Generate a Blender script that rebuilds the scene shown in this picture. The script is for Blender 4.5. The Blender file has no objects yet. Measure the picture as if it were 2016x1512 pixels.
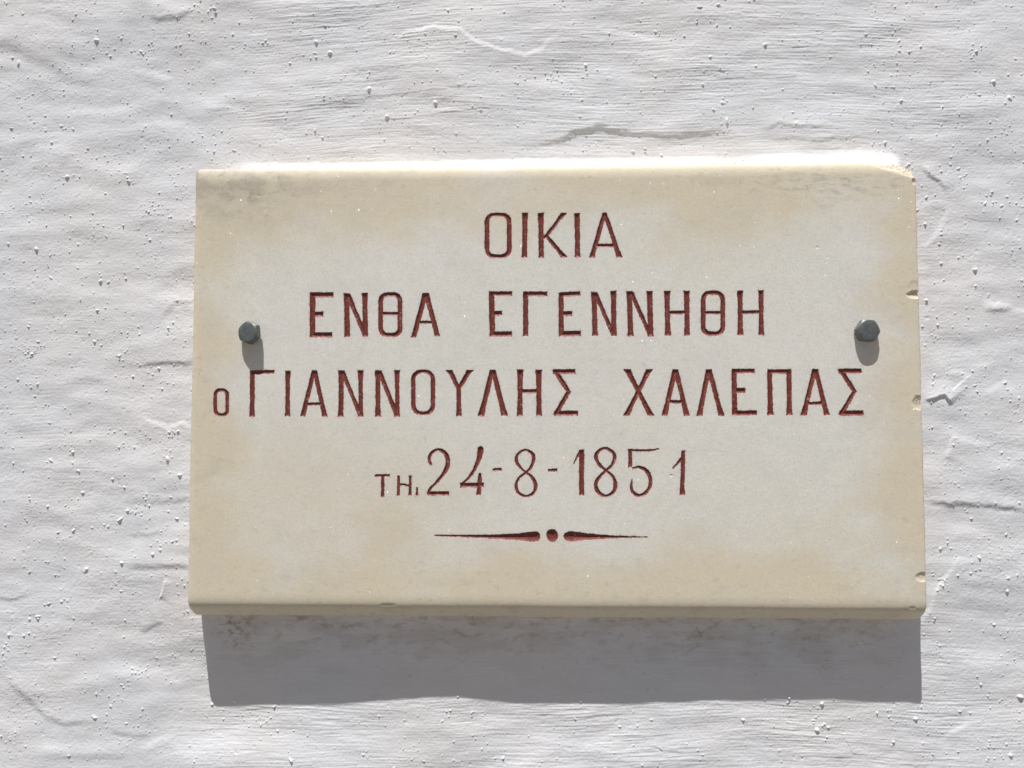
import bpy, math
import numpy as np
from mathutils import Matrix, Vector

scene = bpy.context.scene
COL = scene.collection

# ------------------------------------------------------------------ camera
F_PX, CX, CY = 1540.0, 1008.0, 756.0                 # focal length and centre, in photograph pixels
BASE = 1.75                                          # height of the plaque's centre above the street
CAM = np.array([-0.010340, -0.502583, -0.022489])    # metres, relative to the plaque's centre on the wall
PITCH, YAW, ROLL = 0.0485169, 0.0286474, 0.0004611


def rot(a, b, c):
    ca, sa, cb, sb, cc, sc = math.cos(a), math.sin(a), math.cos(b), math.sin(b), math.cos(c), math.sin(c)
    rx = np.array([[1, 0, 0], [0, ca, -sa], [0, sa, ca]])
    rz = np.array([[cb, -sb, 0], [sb, cb, 0], [0, 0, 1]])
    ry = np.array([[cc, 0, sc], [0, 1, 0], [-sc, 0, cc]])
    return rz @ rx @ ry


R = rot(PITCH, YAW, ROLL)
cam_data = bpy.data.cameras.new("camera")
cam_data.sensor_width = 36.0
cam_data.lens = 36.0 * F_PX / 2016.0
cam_data.clip_start = 0.01
cam_data.clip_end = 200.0
cam = bpy.data.objects.new("camera", cam_data)
COL.objects.link(cam)
M = Matrix.Identity(4)
for i in range(3):
    M[i][0], M[i][1], M[i][2] = R[i, 0], R[i, 2], -R[i, 1]
    M[i][3] = CAM[i]
M[2][3] += BASE
cam.matrix_world = M
scene.camera = cam

# ------------------------------------------------------------------ daylight
SUN_TO = Vector((-0.28, -1.0, 3.0)).normalized()     # towards the sun: high, in front of the wall, a little left
elev = math.asin(SUN_TO.z)
world = bpy.data.worlds.new("World")
scene.world = world
world.use_nodes = True
wn = world.node_tree
wn.nodes.clear()
sky = wn.nodes.new("ShaderNodeTexSky")
sky.sky_type = 'NISHITA'
sky.sun_disc = False
sky.sun_elevation = elev
sky.sun_rotation = math.atan2(SUN_TO.x, SUN_TO.y)
sky.altitude = 100
sky.air_density = 0.6
sky.dust_density = 3.0
sky.ozone_density = 0.6
bg = wn.nodes.new("ShaderNodeBackground")
bg.inputs["Strength"].default_value = 0.045
out = wn.nodes.new("ShaderNodeOutputWorld")
wn.links.new(sky.outputs[0], bg.inputs[0])
# below the horizon the surroundings are sunlit pale stone, not black
low = wn.nodes.new("ShaderNodeBackground")
low.inputs["Color"].default_value = (1.0, 0.92, 0.82, 1.0)
low.inputs["Strength"].default_value = 0.315
wtc = wn.nodes.new("ShaderNodeTexCoord")
wsep = wn.nodes.new("ShaderNodeSeparateXYZ")
wn.links.new(wtc.outputs["Generated"], wsep.inputs[0])
wr_ = wn.nodes.new("ShaderNodeMapRange")
wr_.inputs["From Min"].default_value = 0.03
wr_.inputs["From Max"].default_value = -0.03
wn.links.new(wsep.outputs["Z"], wr_.inputs["Value"])
wmix = wn.nodes.new("ShaderNodeMixShader")
wn.links.new(wr_.outputs["Result"], wmix.inputs[0])
wn.links.new(bg.outputs[0], wmix.inputs[1])
wn.links.new(low.outputs[0], wmix.inputs[2])
wn.links.new(wmix.outputs[0], out.inputs[0])

sd = bpy.data.lights.new("sun", 'SUN')
sd.energy = 5.0
sd.angle = math.radians(0.5)
sd.color = (1.0, 0.985, 0.955)
sun = bpy.data.objects.new("sun", sd)
COL.objects.link(sun)
sun.rotation_euler = SUN_TO.to_track_quat('Z', 'Y').to_euler()
sun.location = Vector((0, 0, BASE)) + SUN_TO * 5

scene.view_settings.view_transform = 'Standard'
scene.view_settings.look = 'None'
scene.view_settings.gamma = 1.0
scene.view_settings.exposure = 0.0
scene.view_settings.use_curve_mapping = False
scene.render.engine = 'CYCLES'
scene.cycles.max_bounces = 6

# ------------------------------------------------------------------ helpers (lengths in millimetres on the wall)
rng = np.random.default_rng(1851)


def on_plane(px, py, depth):
    """where a line of sight through a photograph pixel meets the plane `depth` mm in front of the wall: x, z in mm"""
    px = np.asarray(px, float)
    py = np.asarray(py, float)
    d = np.stack([(px - CX) / F_PX, np.ones_like(px), (CY - py) / F_PX], -1) @ R.T
    t = (-depth / 1000.0 - CAM[1]) / d[..., 1]
    return (CAM[0] + t * d[..., 0]) * 1000, (CAM[2] + t * d[..., 2]) * 1000


def smooth(a, b, x):
    t = np.clip((x - a) / (b - a), 0, 1)
    return t * t * (3 - 2 * t)


_TAB = np.random.default_rng(7).uniform(0, 2 * np.pi, 512 * 512).astype(np.float32)
_TC, _TS = np.cos(_TAB), np.sin(_TAB)


def noise(x, y, seed):
    """gradient noise, about -1..1"""
    x, y = np.broadcast_arrays(np.asarray(x, np.float32), np.asarray(y, np.float32))
    ix, iy = np.floor(x), np.floor(y)
    fx, fy = x - ix, y - iy
    ix = (ix.astype(np.int32) + (seed * 7919) % 4093) & 511
    iy = (iy.astype(np.int32) + (seed * 104729) % 4091) & 511
    ux, uy = fx * fx * fx * (fx * (fx * 6 - 15) + 10), fy * fy * fy * (fy * (fy * 6 - 15) + 10)
    ix1, iy1 = (ix + 1) & 511, ((iy + 1) & 511) * 512
    iy = iy * 512

    def g(k, ax, ay):
        return _TC[k] * ax + _TS[k] * ay
    a0 = g(iy + ix, fx, fy) * (1 - ux) + g(iy + ix1, fx - 1, fy) * ux
    a1 = g(iy1 + ix, fx, fy - 1) * (1 - ux) + g(iy1 + ix1, fx - 1, fy - 1) * ux
    return (a0 * (1 - uy) + a1 * uy) * 1.5


def fbm(x, y, seed, octaves=4, gain=0.5):
    s, a = 0, 1.0
    for o in range(octaves):
        s = s + a * noise(x * 2 ** o + 17.3 * o, y * 2 ** o - 9.1 * o, seed + o)
        a *= gain
    return s


def link(ob, parent=None):
    COL.objects.link(ob)
    if parent is not None:
        ob.parent = parent
    return ob


def mesh_from(name, verts, quads, smooth_shade=True):
    me = bpy.data.meshes.new(name)
    n, q = len(verts), len(quads)
    me.vertices.add(n)
    me.vertices.foreach_set("co", np.ascontiguousarray(verts, np.float32).ravel())
    k = quads.shape[1]
    me.loops.add(q * k)
    me.loops.foreach_set("vertex_index", np.ascontiguousarray(quads, np.int32).ravel())
    me.polygons.add(q)
    me.polygons.foreach_set("loop_start", np.arange(0, q * k, k, dtype=np.int32))
    try:
        me.polygons.foreach_set("loop_total", np.full(q, k, np.int32))
    except Exception:
        pass
    me.update(calc_edges=True)
    me.polygons.foreach_set("use_smooth", np.full(q, smooth_shade, bool))
    return me


def attr(me, name, values):
    a = me.attributes.new(name, 'FLOAT', 'POINT')
    a.data.foreach_set("value", np.ascontiguousarray(values, np.float32).ravel())


def grid_quads(nx, nz):
    i = np.arange(nz - 1)[:, None] * nx + np.arange(nx - 1)[None, :]
    i = i.ravel()
    return np.stack([i, i + 1, i + nx + 1, i + nx], 1)


def compact(verts, quads, *arrays):
    used = np.unique(quads)
    remap = np.full(len(verts), -1, np.int64)
    remap[used] = np.arange(len(used))
    return (verts[used], remap[quads]) + tuple(a[used] for a in arrays)


# ------------------------------------------------------------------ material helpers
def new_mat(name):
    m = bpy.data.materials.new(name)
    m.use_nodes = True
    nt = m.node_tree
    b = nt.nodes["Principled BSDF"]
    return m, nt, b


def node(nt, kind, **kw):
    n = nt.nodes.new(kind)
    for k, v in kw.items():
        setattr(n, k, v)
    return n


def math_node(nt, op, a, b=None, clamp=False):
    n = node(nt, "ShaderNodeMath", operation=op)
    n.use_clamp = clamp
    for i, v in enumerate((a, b)):
        if v is None:
            continue
        if isinstance(v, (int, float)):
            n.inputs[i].default_value = v
        else:
            nt.links.new(v, n.inputs[i])
    return n.outputs[0]


def mix_col(nt, fac, a, b, mode='MIX'):
    n = node(nt, "ShaderNodeMix", data_type='RGBA', blend_type=mode)
    for sock, v in ((n.inputs[0], fac), (n.inputs[6], a), (n.inputs[7], b)):
        if isinstance(v, (int, float)):
            sock.default_value = v
        elif isinstance(v, tuple):
            sock.default_value = (*v, 1.0)
        else:
            nt.links.new(v, sock)
    return n.outputs[2]


def tex_noise(nt, vec, scale, detail=4, rough=0.55):
    n = node(nt, "ShaderNodeTexNoise")
    n.inputs["Scale"].default_value = scale
    n.inputs["Detail"].default_value = detail
    n.inputs["Roughness"].default_value = rough
    nt.links.new(vec, n.inputs["Vector"])
    return n.outputs["Fac"]


def ramp(nt, fac, a, b):
    n = node(nt, "ShaderNodeMapRange", interpolation_type='SMOOTHSTEP')
    n.inputs["From Min"].default_value = a
    n.inputs["From Max"].default_value = b
    nt.links.new(fac, n.inputs["Value"])
    return n.outputs["Result"]


def get_attr(nt, name):
    return node(nt, "ShaderNodeAttribute", attribute_name=name).outputs["Fac"]


# ------------------------------------------------------------------ plaque: measures
W, H, T = 450.0, 276.3, 21.0          # mm

# ================================================================== the whitewashed wall
def polyline_field(X, Z, pts):
    """signed distance to a polyline (positive on the right-hand side of its direction) and a fade at its ends"""
    best = np.full(X.shape, 1e9)
    sign = np.ones(X.shape)
    along = np.zeros(X.shape)
    pts = np.asarray(pts, float)
    seg = np.hypot(*(pts[1:] - pts[:-1]).T)
    start = np.concatenate([[0], np.cumsum(seg)])
    for k in range(len(pts) - 1):
        a, b = pts[k], pts[k + 1]
        d = b - a
        t = ((X - a[0]) * d[0] + (Z - a[1]) * d[1]) / (d @ d)
        tc = np.clip(t, 0, 1)
        dx, dz = X - a[0] - tc * d[0], Z - a[1] - tc * d[1]
        r = np.hypot(dx, dz)
        cr = d[1] * (X - a[0]) - d[0] * (Z - a[1])
        m = r < best
        best = np.where(m, r, best)
        sign = np.where(m, np.sign(cr), sign)
        along = np.where(m, start[k] + t * seg[k], along)
    total = start[-1]
    fade = smooth(0, 0.25 * total, along) * smooth(0, 0.25 * total, total - along)
    return best * sign, fade


def build_wall():
    step = 0.42
    hx, hz0, hz1 = 372.0, -300.0, 285.0
    def coords(lo, hi, far):
        c = list(np.arange(lo, hi + step / 2, step))
        s, v = step, c[-1]
        up = []
        while v < far:
            s = min(s * 1.06, 2.0) if v < 620 else min(s * 1.2, 25.0)
            v += s
            up.append(v)
        s, v = step, c[0]
        dn = []
        while v > -far:
            s = min(s * 1.06, 2.0) if v > -620 else min(s * 1.2, 25.0)
            v -= s
            dn.append(v)
        return np.array(dn[::-1] + c + up)
    xs = coords(-hx, hx, 1600.0)
    zs = coords(hz0, hz1, 1500.0)
    nx, nz = len(xs), len(zs)
    X, Z = np.meshgrid(xs, zs)

    fine = smooth(hx + 30, hx, np.abs(X)) * smooth(hz1 + 30, hz1, Z) * smooth(hz0 - 30, hz0, Z)
    far = smooth(1000, 500, np.abs(X)) * smooth(1000, 500, np.abs(Z))
    # slow swell of hand-laid plaster over rubble
    h = 0.9 * noise(X / 150, Z / 120, 1) + 0.85 * noise(X / 85 + 3, Z / 46, 2) + 0.42 * noise(X / 42, Z / 20 + 5, 3)
    h += 0.34 * noise(X / 75 + 2, Z / 15 + 0.4 * noise(X / 60, Z / 60, 33), 34) * smooth(-0.5, 0.4, noise(X / 120, Z / 90, 35))
    h += 0.16 * noise(X / 24 + 0.3 * noise(X / 40, Z / 40, 31), Z / 10, 4) * smooth(-0.3, 0.5, noise(X / 90, Z / 70, 5))
    h += 0.055 * fbm(X / 8, Z / 6, 6, 3) * (0.5 + 0.8 * smooth(-0.4, 0.5, noise(X / 50, Z / 40, 8)))
    h += fine * 0.050 * fbm(X / 2.6, Z / 1.7, 9, 2) * (0.6 + 0.6 * smooth(-0.4, 0.5, noise(X / 45, Z / 35, 36)))
    h += far * (0.34 * noise(X / 30, Z / 14 + 0.5 * noise(X / 45, Z / 30, 39), 37) + 0.12 * noise(X / 13, Z / 8, 38))

    # brush strokes: strong above and below the plaque, faint at the sides
    top = smooth(125, 165, Z) * smooth(-245, -165, X) * (1 - 0.65 * smooth(225, 300, X))
    bot = smooth(-128, -150, Z) * smooth(-260, -200, X) * (1 - 0.5 * smooth(235, 300, X))
    left = 0.14 + 0.2 * smooth(-0.2, 0.6, noise(X / 70, Z / 60, 12))
    brush = np.clip(np.maximum(np.maximum(top, bot * 1.0), left), 0, 1)
    brush = brush * (0.62 + 0.5 * noise(X / 60, Z / 24, 13))
    zw = Z + 6 * noise(X / 190, Z / 90, 14) + 1.3 * noise(X / 70, Z / 30, 15) - 0.02 * X * smooth(0, 200, -X)
    strokes = 0.085 * noise(X / 26, zw / 1.1, 16) + 0.07 * noise(X / 48, zw / 2.0, 17) + 0.07 * noise(X / 100, zw / 5.0, 18)
    strokes += 0.085 * noise(X / 9, zw / 0.95, 19) - 0.07 * np.clip(np.abs(noise(X / 48, zw / 2.6, 20)), 0, 0.25) / 0.25
    h += 1.35 * brush * strokes * fine

    # larger features, traced along the wall
    def feature(pts, amp, width, tail, kind):
        px = np.array(pts, float)
        x, z = on_plane(px[:, 0], px[:, 1], 0)
        p = np.stack([x, z], 1)
        m = 3 * tail + 3 * width + 4
        i0, i1 = np.searchsorted(xs, [p[:, 0].min() - m, p[:, 0].max() + m])
        j0, j1 = np.searchsorted(zs, [p[:, 1].min() - m, p[:, 1].max() + m])
        sl = (slice(j0, j1), slice(i0, i1))
        xx, zz = X[sl], Z[sl]
        wob = 0.9 * noise(xx / 9, zz / 9, 41) + 0.5 * noise(xx / 3.5, zz / 3.5, 42)
        d, fade = polyline_field(xx, zz + wob, p)
        if kind == 'ledge':      # the side below the line (right-hand of a left-to-right line) stands out
            prof = smooth(-width / 2, width / 2, d) * np.exp(-np.maximum(d, 0) / tail)
        elif kind == 'lip':      # the side above the line stands out and shades what is below
            prof = smooth(width / 2, -width / 2, d) * np.exp(-np.maximum(-d, 0) / tail)
        elif kind == 'ridge':
            prof = np.exp(-(d / width) ** 2)
        else:                    # groove
            prof = -np.exp(-(d / width) ** 2)
        h[sl] += 1.1 * amp * fade * prof

    F = feature
    # above the plaque
    F([(760, 90), (800, 62), (850, 52), (905, 58), (935, 80), (975, 95), (1035, 108), (1062, 98), (1085, 76), (1125, 62)], 0.75, 4.42, 16, 'ledge')
    F([(1165, 60), (1215, 66), (1260, 72), (1310, 86)], 0.4, 4.42, 10, 'ledge')
    F([(1000, 300), (1060, 288), (1110, 276), (1130, 262), (1185, 252), (1225, 264), (1310, 268), (1400, 262), (1500, 258)], 0.95, 5.46, 16, 'lip')
    F([(1490, 264), (1530, 244), (1575, 250), (1640, 250)], 0.522, 3.78, 9, 'lip')
    F([(1480, 268), (1560, 272), (1610, 276), (1720, 268)], 0.475, 3.78, 9, 'lip')
    F([(285, 30), (315, 38), (350, 37), (385, 18)], 0.665, 4.62, 10, 'lip')
    F([(-40, 70), (15, 88), (60, 110), (105, 130), (140, 155), (180, 158), (215, 145)], 0.76, 10.5, 14, 'lip')
    F([(-60, 180), (0, 182), (60, 178), (120, 186)], 0.855, 18.9, 18, 'lip')
    F([(255, 135), (285, 140), (315, 150), (345, 160)], 0.45, 6.8, 10, 'ledge')
    F([(60, 290), (120, 290), (150, 310)], 0.4, 8.5, 12, 'ledge')
    F([(150, 322), (220, 338), (280, 345)], 0.5, 10.2, 14, 'ledge')
    F([(395, 205), (440, 208), (490, 222)], 0.35, 5.1, 10, 'ledge')
    F([(420, 205), (520, 200), (600, 208), (700, 200), (760, 188)], 0.57, 10.5, 14, 'lip')
    F([(1590, 175), (1650, 172), (1700, 182), (1790, 172), (1850, 160)], 0.38, 8.4, 12, 'lip')
    F([(690, 250), (780, 235), (880, 222), (980, 210), (1060, 215)], 0.16, 1.1, 6, 'lip')
    F([(640, 205), (760, 190), (900, 172), (1020, 165)], 0.16, 1.1, 6, 'lip')
    F([(1850, 190), (1880, 192), (1920, 196)], 0.4, 10.2, 12, 'ledge')
    # right of the plaque
    F([(1812, 322), (1828, 345), (1850, 358), (1864, 382)], 0.76, 3.15, 7, 'lip')
    F([(1800, 490), (1828, 478), (1848, 452), (1862, 425), (1866, 395)], 0.5, 4.42, 14, 'ledge')
    F([(1930, 598), (1965, 600), (2000, 612), (2060, 612)], 0.6, 5.95, 12, 'ledge')
    F([(1930, 608), (1960, 612), (2000, 606)], 0.475, 3.78, 8, 'lip')
    F([(1816, 786), (1835, 786), (1858, 778), (1876, 800)], 1.3, 1.2, 9, 'lip')
    F([(1860, 735), (1885, 732), (1915, 742)], 0.4, 4.42, 10, 'ledge')
    F([(1930, 775), (1965, 760), (1985, 745)], 0.4, 4.42, 10, 'ledge')
    F([(1856, 905), (1868, 880), (1876, 850)], 0.5, 3.74, 10, 'ledge')
    F([(1800, 986), (1840, 990), (1875, 992), (1950, 995), (2040, 1010)], 0.95, 4.62, 16, 'lip')
    F([(1828, 1180), (1850, 1150), (1875, 1120), (1882, 1090)], 0.5, 4.08, 12, 'ledge')
    F([(1800, 1240), (1830, 1200), (1845, 1160)], 0.4, 4.42, 10, 'ledge')
    F([(1820, 360), (1822, 480), (1824, 640), (1828, 760)], 0.35, 4, 12, 'ridge')
    # left of the plaque
    F([(268, 722), (300, 716), (340, 716), (395, 712)], 0.712, 4.2, 12, 'lip')
    F([(308, 645), (325, 620), (345, 596), (395, 592)], 0.427, 4.62, 10, 'lip')
    F([(278, 818), (300, 832), (330, 840), (360, 832), (392, 842)], 0.6, 4.08, 14, 'ledge')
    F([(230, 985), (290, 988), (340, 984), (395, 980)], 0.807, 7.14, 14, 'lip')
    F([(240, 1116), (300, 1116), (345, 1112), (395, 1118)], 0.712, 5.46, 13, 'lip')
    F([(250, 1052), (290, 1052), (330, 1050)], 0.38, 4.62, 10, 'lip')
    F([(326, 1135), (322, 1160), (312, 1182)], 0.7, 1.2, 5, 'lip')
    F([(275, 1245), (300, 1232), (325, 1222)], 0.57, 5.04, 9, 'lip')
    F([(-20, 1175), (20, 1182), (62, 1168)], 0.332, 2.94, 8, 'lip')
    F([(-10, 1318), (25, 1345), (60, 1380), (90, 1412), (125, 1424), (190, 1420)], 0.712, 6.3, 14, 'lip')
    F([(205, 1438), (250, 1446), (300, 1450)], 0.475, 5.46, 10, 'lip')
    F([(40, 1490), (120, 1484), (200, 1488), (290, 1482)], 0.617, 8.4, 14, 'lip')
    F([(270, 1480), (310, 1460), (345, 1442)], 0.35, 5.78, 10, 'ledge')
    # below the plaque
    F([(1560, 1450), (1620, 1452), (1665, 1458), (1680, 1482), (1720, 1492)], 0.2, 1.0, 5, 'lip')
    F([(1270, 1468), (1310, 1478), (1350, 1486)], 0.2, 1.0, 5, 'lip')
    F([(1860, 1452), (1890, 1436), (1910, 1420)], 0.3, 2.72, 8, 'ledge')
    # swell under the plaque that bends the shadow's edge
    sag = np.array([(330, 1392), (420, 1389), (540, 1382), (690, 1379), (770, 1370), (840, 1364), (910, 1362), (965, 1372), (1010, 1376), (1200, 1374), (1300, 1370),
                    (1400, 1365), (1600, 1361), (1800, 1365), (1900, 1372)], float)
    sx, _ = on_plane(sag[:, 0], sag[:, 1], 0)
    line = np.interp(xs, sx, -(sag[:, 1] - 1359) * 0.1088)
    ker = np.hanning(61)
    line = np.convolve(np.pad(line, 30, mode='edge'), ker / ker.sum(), 'valid')[None, :]
    zone = np.exp(-((Z + 197) / 34) ** 4) * smooth(-275, -215, X) * smooth(275, 225, X)
    slow = 0.9 * noise(X / 150, Z / 120, 1) + 0.85 * noise(X / 85 + 3, Z / 46, 2) + 0.32 * noise(X / 42, Z / 20 + 5, 3)
    h += zone * (line - slow)

    # fillet of plaster pressed up against the top edge of the slab
    cove_px = np.array([(385, 333), (420, 331), (430, 323), (470, 319), (560, 318), (700, 317), (850, 314), (950, 311), (1060, 309), (1160, 310),
                        (1300, 309), (1420, 307), (1520, 303), (1620, 298), (1690, 294), (1740, 299), (1775, 309), (1792, 318), (1810, 334)], float)
    cxx, czz = on_plane(cove_px[:, 0], cove_px[:, 1] + 4.5 * smooth(1560, 1000, cove_px[:, 0]), 0)
    zc = np.interp(X, cxx, czz, left=130, right=130) + 0.5 * noise(X / 6, Z / 50, 51) + 0.25 * noise(X / 2.2, Z / 50, 52)
    tt = (zc + 0.8 - Z) / np.maximum(zc + 0.8 - 138.0, 0.8)
    cove = np.clip(tt, 0, 1) ** 1.35 * smooth(-W / 2 + 6, -W / 2 + 40, X) * smooth(W / 2 + 3, W / 2 - 5, X)
    ch = (6.2 - 1.6 * smooth(-40, -140, X)) * np.clip((zc - 138.5) / 9.0, 0, 1) * (1 - 0.55 * np.exp(-((X - 120) / 16) ** 2))
    h = h + cove * ch * (1 + 0.10 * noise(X / 5, Z / 3, 53) + 0.06 * noise(X / 2, Z / 1.5, 54)) * smooth(118, 126, Z)

    # grit caught in the whitewash
    total = 32000
    gx = rng.uniform(-hx, hx, total)
    gz = rng.uniform(hz0, hz1, total)
    keep_n = 0.30 + 0.9 * smooth(-0.25, 0.55, noise(gx / 30, gz / 24, 62) + 0.25 * noise(gx / 9, gz / 9, 63))
    side = np.where((np.abs(gx) > 205), 1.0, 0.62)
    sel = rng.uniform(size=total) < keep_n * side
    gx, gz = gx[sel], gz[sel]
    size = np.exp(rng.normal(-1.06, 0.36, len(gx)))           # radius in mm
    size = np.clip(size, 0.28, 1.15)
    big = rng.uniform(size=len(gx)) < 0.005
    size[big] = rng.uniform(1.0, 1.6, big.sum())
    # knots of grit
    for _ in range(80):
        k = rng.integers(5, 16)
        c = (rng.uniform(-hx, hx), rng.uniform(hz0, hz1))
        gx = np.append(gx, c[0] + rng.normal(0, 3.6, k))
        gz = np.append(gz, c[1] + rng.normal(0, 3.0, k))
        size = np.append(size, np.exp(rng.normal(-0.75, 0.35, k)))
    for x0, z0, r in zip(gx, gz, size):
        el = rng.uniform(1.2, 2.0) if rng.uniform() < 0.3 else rng.uniform(0.8, 1.3)
        an = rng.uniform(0, np.pi)
        m = r * 2.4
        i0, i1 = np.searchsorted(xs, [x0 - m, x0 + m])
        j0, j1 = np.searchsorted(zs, [z0 - m, z0 + m])
        if i1 - i0 < 2 or j1 - j0 < 2:
            continue
        xx, zz = X[j0:j1, i0:i1] - x0, Z[j0:j1, i0:i1] - z0
        u = (xx * math.cos(an) + zz * math.sin(an)) / el
        v = (-xx * math.sin(an) + zz * math.cos(an)) * el
        q = (u * u + v * v) / (r * r)
        th = np.arctan2(v, u)
        q = q * (1 + 0.15 * np.sin(3 * th + x0) + 0.10 * np.sin(5 * th + 7 * z0) + 0.15 * np.sin(2 * th + 3 * x0))
        hh = min(r * rng.uniform(0.45, 1.1), 1.15)
        h[j0:j1, i0:i1] += hh * np.clip(1 - q, 0, 1) ** 0.85
    # small pits left by burst bubbles
    for _ in range(900):
        x0, z0, r = rng.uniform(-hx, hx), rng.uniform(hz0, hz1), rng.uniform(0.4, 0.9)
        i0, i1 = np.searchsorted(xs, [x0 - 2, x0 + 2])
        j0, j1 = np.searchsorted(zs, [z0 - 2, z0 + 2])
        q = ((X[j0:j1, i0:i1] - x0) ** 2 + (Z[j0:j1, i0:i1] - z0) ** 2) / r ** 2
        h[j0:j1, i0:i1] -= 0.22 * np.exp(-q)

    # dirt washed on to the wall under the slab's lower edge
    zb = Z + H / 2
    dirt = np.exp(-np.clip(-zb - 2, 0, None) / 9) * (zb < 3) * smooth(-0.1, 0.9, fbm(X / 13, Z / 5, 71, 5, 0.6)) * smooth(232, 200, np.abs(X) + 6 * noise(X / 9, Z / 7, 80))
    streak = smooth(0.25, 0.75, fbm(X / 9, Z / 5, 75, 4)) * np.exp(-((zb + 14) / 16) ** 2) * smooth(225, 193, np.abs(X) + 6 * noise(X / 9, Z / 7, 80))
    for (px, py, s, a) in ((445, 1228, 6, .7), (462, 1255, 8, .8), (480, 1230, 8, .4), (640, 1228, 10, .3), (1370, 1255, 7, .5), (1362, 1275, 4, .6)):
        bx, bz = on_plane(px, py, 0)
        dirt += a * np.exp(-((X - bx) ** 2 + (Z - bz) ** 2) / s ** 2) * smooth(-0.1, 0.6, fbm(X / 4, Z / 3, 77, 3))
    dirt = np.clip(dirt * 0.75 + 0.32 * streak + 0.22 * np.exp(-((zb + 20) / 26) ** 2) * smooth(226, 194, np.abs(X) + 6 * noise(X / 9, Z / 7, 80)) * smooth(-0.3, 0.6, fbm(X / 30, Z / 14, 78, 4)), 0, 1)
    for (ax_, ay_, bx_, by_, w_) in ((1530, 153, 1568, 150, 0.35), (1470, 138, 1490, 146, 0.3), (1372, 1235, 1382, 1258, 0.4), (929, 1207, 930, 1216, 0.7)):
        lx_, lz_ = on_plane([ax_, bx_], [ay_, by_], 0)
        tx, tz = lx_[1] - lx_[0], lz_[1] - lz_[0]
        t_ = np.clip(((X - lx_[0]) * tx + (Z - lz_[0]) * tz) / (tx * tx + tz * tz), 0, 1)
        dirt = np.maximum(dirt, 0.8 * np.exp(-(np.hypot(X - lx_[0] - t_ * tx, Z - lz_[0] - t_ * tz) / w_) ** 2))
    # thin rim of dirt and yellowed wash round the slab
    edge = np.maximum(np.abs(X) - W / 2, np.abs(Z) - H / 2)
    rim = np.exp(-(np.clip(edge - 1, 0, None) / 24) ** 2) * (0.5 + 0.5 * noise(X / 30, Z / 30, 79))

    verts = np.stack([X.ravel(), -h.ravel(), Z.ravel()], 1)
    quads = grid_quads(nx, nz)
    # thickness: sides and back of the wall
    ring = np.concatenate([np.arange(nx), np.arange(1, nz) * nx + nx - 1, (nz - 1) * nx + np.arange(nx - 2, -1, -1), np.arange(nz - 2, 0, -1) * nx])
    bv = verts[ring].copy()
    bv[:, 1] = 350.0
    o = len(verts)
    nr = len(ring)
    k = np.arange(nr)
    k2 = (k + 1) % nr
    sides = np.stack([ring[k2], ring[k], o + k, o + k2], 1)
    corners = [0, nx - 1, nx + nz - 2, 2 * nx + nz - 3]
    back = np.array([[o + corners[3], o + corners[2], o + corners[1], o + corners[0]]])
    allv = np.concatenate([verts, bv]) / 1000.0
    me = mesh_from("wall", allv, np.concatenate([quads, sides, back]))
    z0 = np.zeros(nr)
    attr(me, "dirt", np.concatenate([dirt.ravel(), z0]))
    attr(me, "rim", np.concatenate([rim.ravel(), z0]))

    m, nt, b = new_mat("whitewash")
    tc = node(nt, "ShaderNodeTexCoord").outputs["Object"]
    n1 = tex_noise(nt, tc, 9.0, 3)
    n2 = tex_noise(nt, tc, 60.0, 4)
    n3 = tex_noise(nt, tc, 420.0, 3)
    c = mix_col(nt, ramp(nt, n1, 0.38, 0.62), (0.798, 0.813, 0.856), (0.834, 0.820, 0.834))
    c = mix_col(nt, math_node(nt, 'MULTIPLY', ramp(nt, n2, 0.35, 0.75), 0.35), c, (0.835, 0.855, 0.862))
    c = mix_col(nt, math_node(nt, 'MULTIPLY', ramp(nt, n3, 0.55, 0.85), 0.25), c, (0.70, 0.69, 0.68))
    c = mix_col(nt, math_node(nt, 'MULTIPLY', get_attr(nt, "rim"), 0.6), c, (0.845, 0.795, 0.79))
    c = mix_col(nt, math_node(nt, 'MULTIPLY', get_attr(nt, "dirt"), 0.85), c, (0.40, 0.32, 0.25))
    nt.links.new(c, b.inputs["Base Color"])
    b.inputs["Roughness"].default_value = 0.92
    b.inputs["Specular IOR Level"].default_value = 0.2
    bump = node(nt, "ShaderNodeBump")
    bump.inputs["Strength"].default_value = 0.5
    bump.inputs["Distance"].default_value = 0.0004
    nt.links.new(tex_noise(nt, tc, 700.0, 4, 0.65), bump.inputs["Height"])
    nt.links.new(bump.outputs[0], b.inputs["Normal"])
    me.materials.append(m)
    ob = bpy.data.objects.new("wall", me)
    ob.location = (0, 0, BASE)
    ob["kind"] = "structure"
    ob["label"] = "whitewashed rough plaster wall with gritty brush strokes behind the marble plaque"
    ob["category"] = "wall"
    link(ob)


build_wall()

# ================================================================== inscription, stroke by stroke (photograph pixels)
# straight strokes: (x0, y0, x1, y1, (width at start, middle, end)); curved: list of (x, y, width)
def S(x0, y0, x1, y1, *w):
    if len(w) == 1:
        w = (w[0], w[0], w[0])
    return ('s', x0, y0, x1, y1, w)


def C(pts, closed=False):
    return ('c', pts, closed)


def RO(l, r, t, b, rad, wv, wh):
    """rounded letter O: centre lines left, right, top, bottom"""
    pts = []
    cx, cy = (l + r) / 2, (t + b) / 2
    arcs = (((r - rad, t + rad), -90), ((r - rad, b - rad), 0), ((l + rad, b - rad), 90), ((l + rad, t + rad), 180))
    for (ax, ay), a0 in arcs:
        for k in range(5):
            a = math.radians(a0 + 90 * k / 4)
            w = wh + (wv - wh) * abs(math.cos(a)) ** 0.8
            pts.append((ax + rad * math.cos(a), ay + rad * math.sin(a), w))
    return ('p', pts, True)


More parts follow.
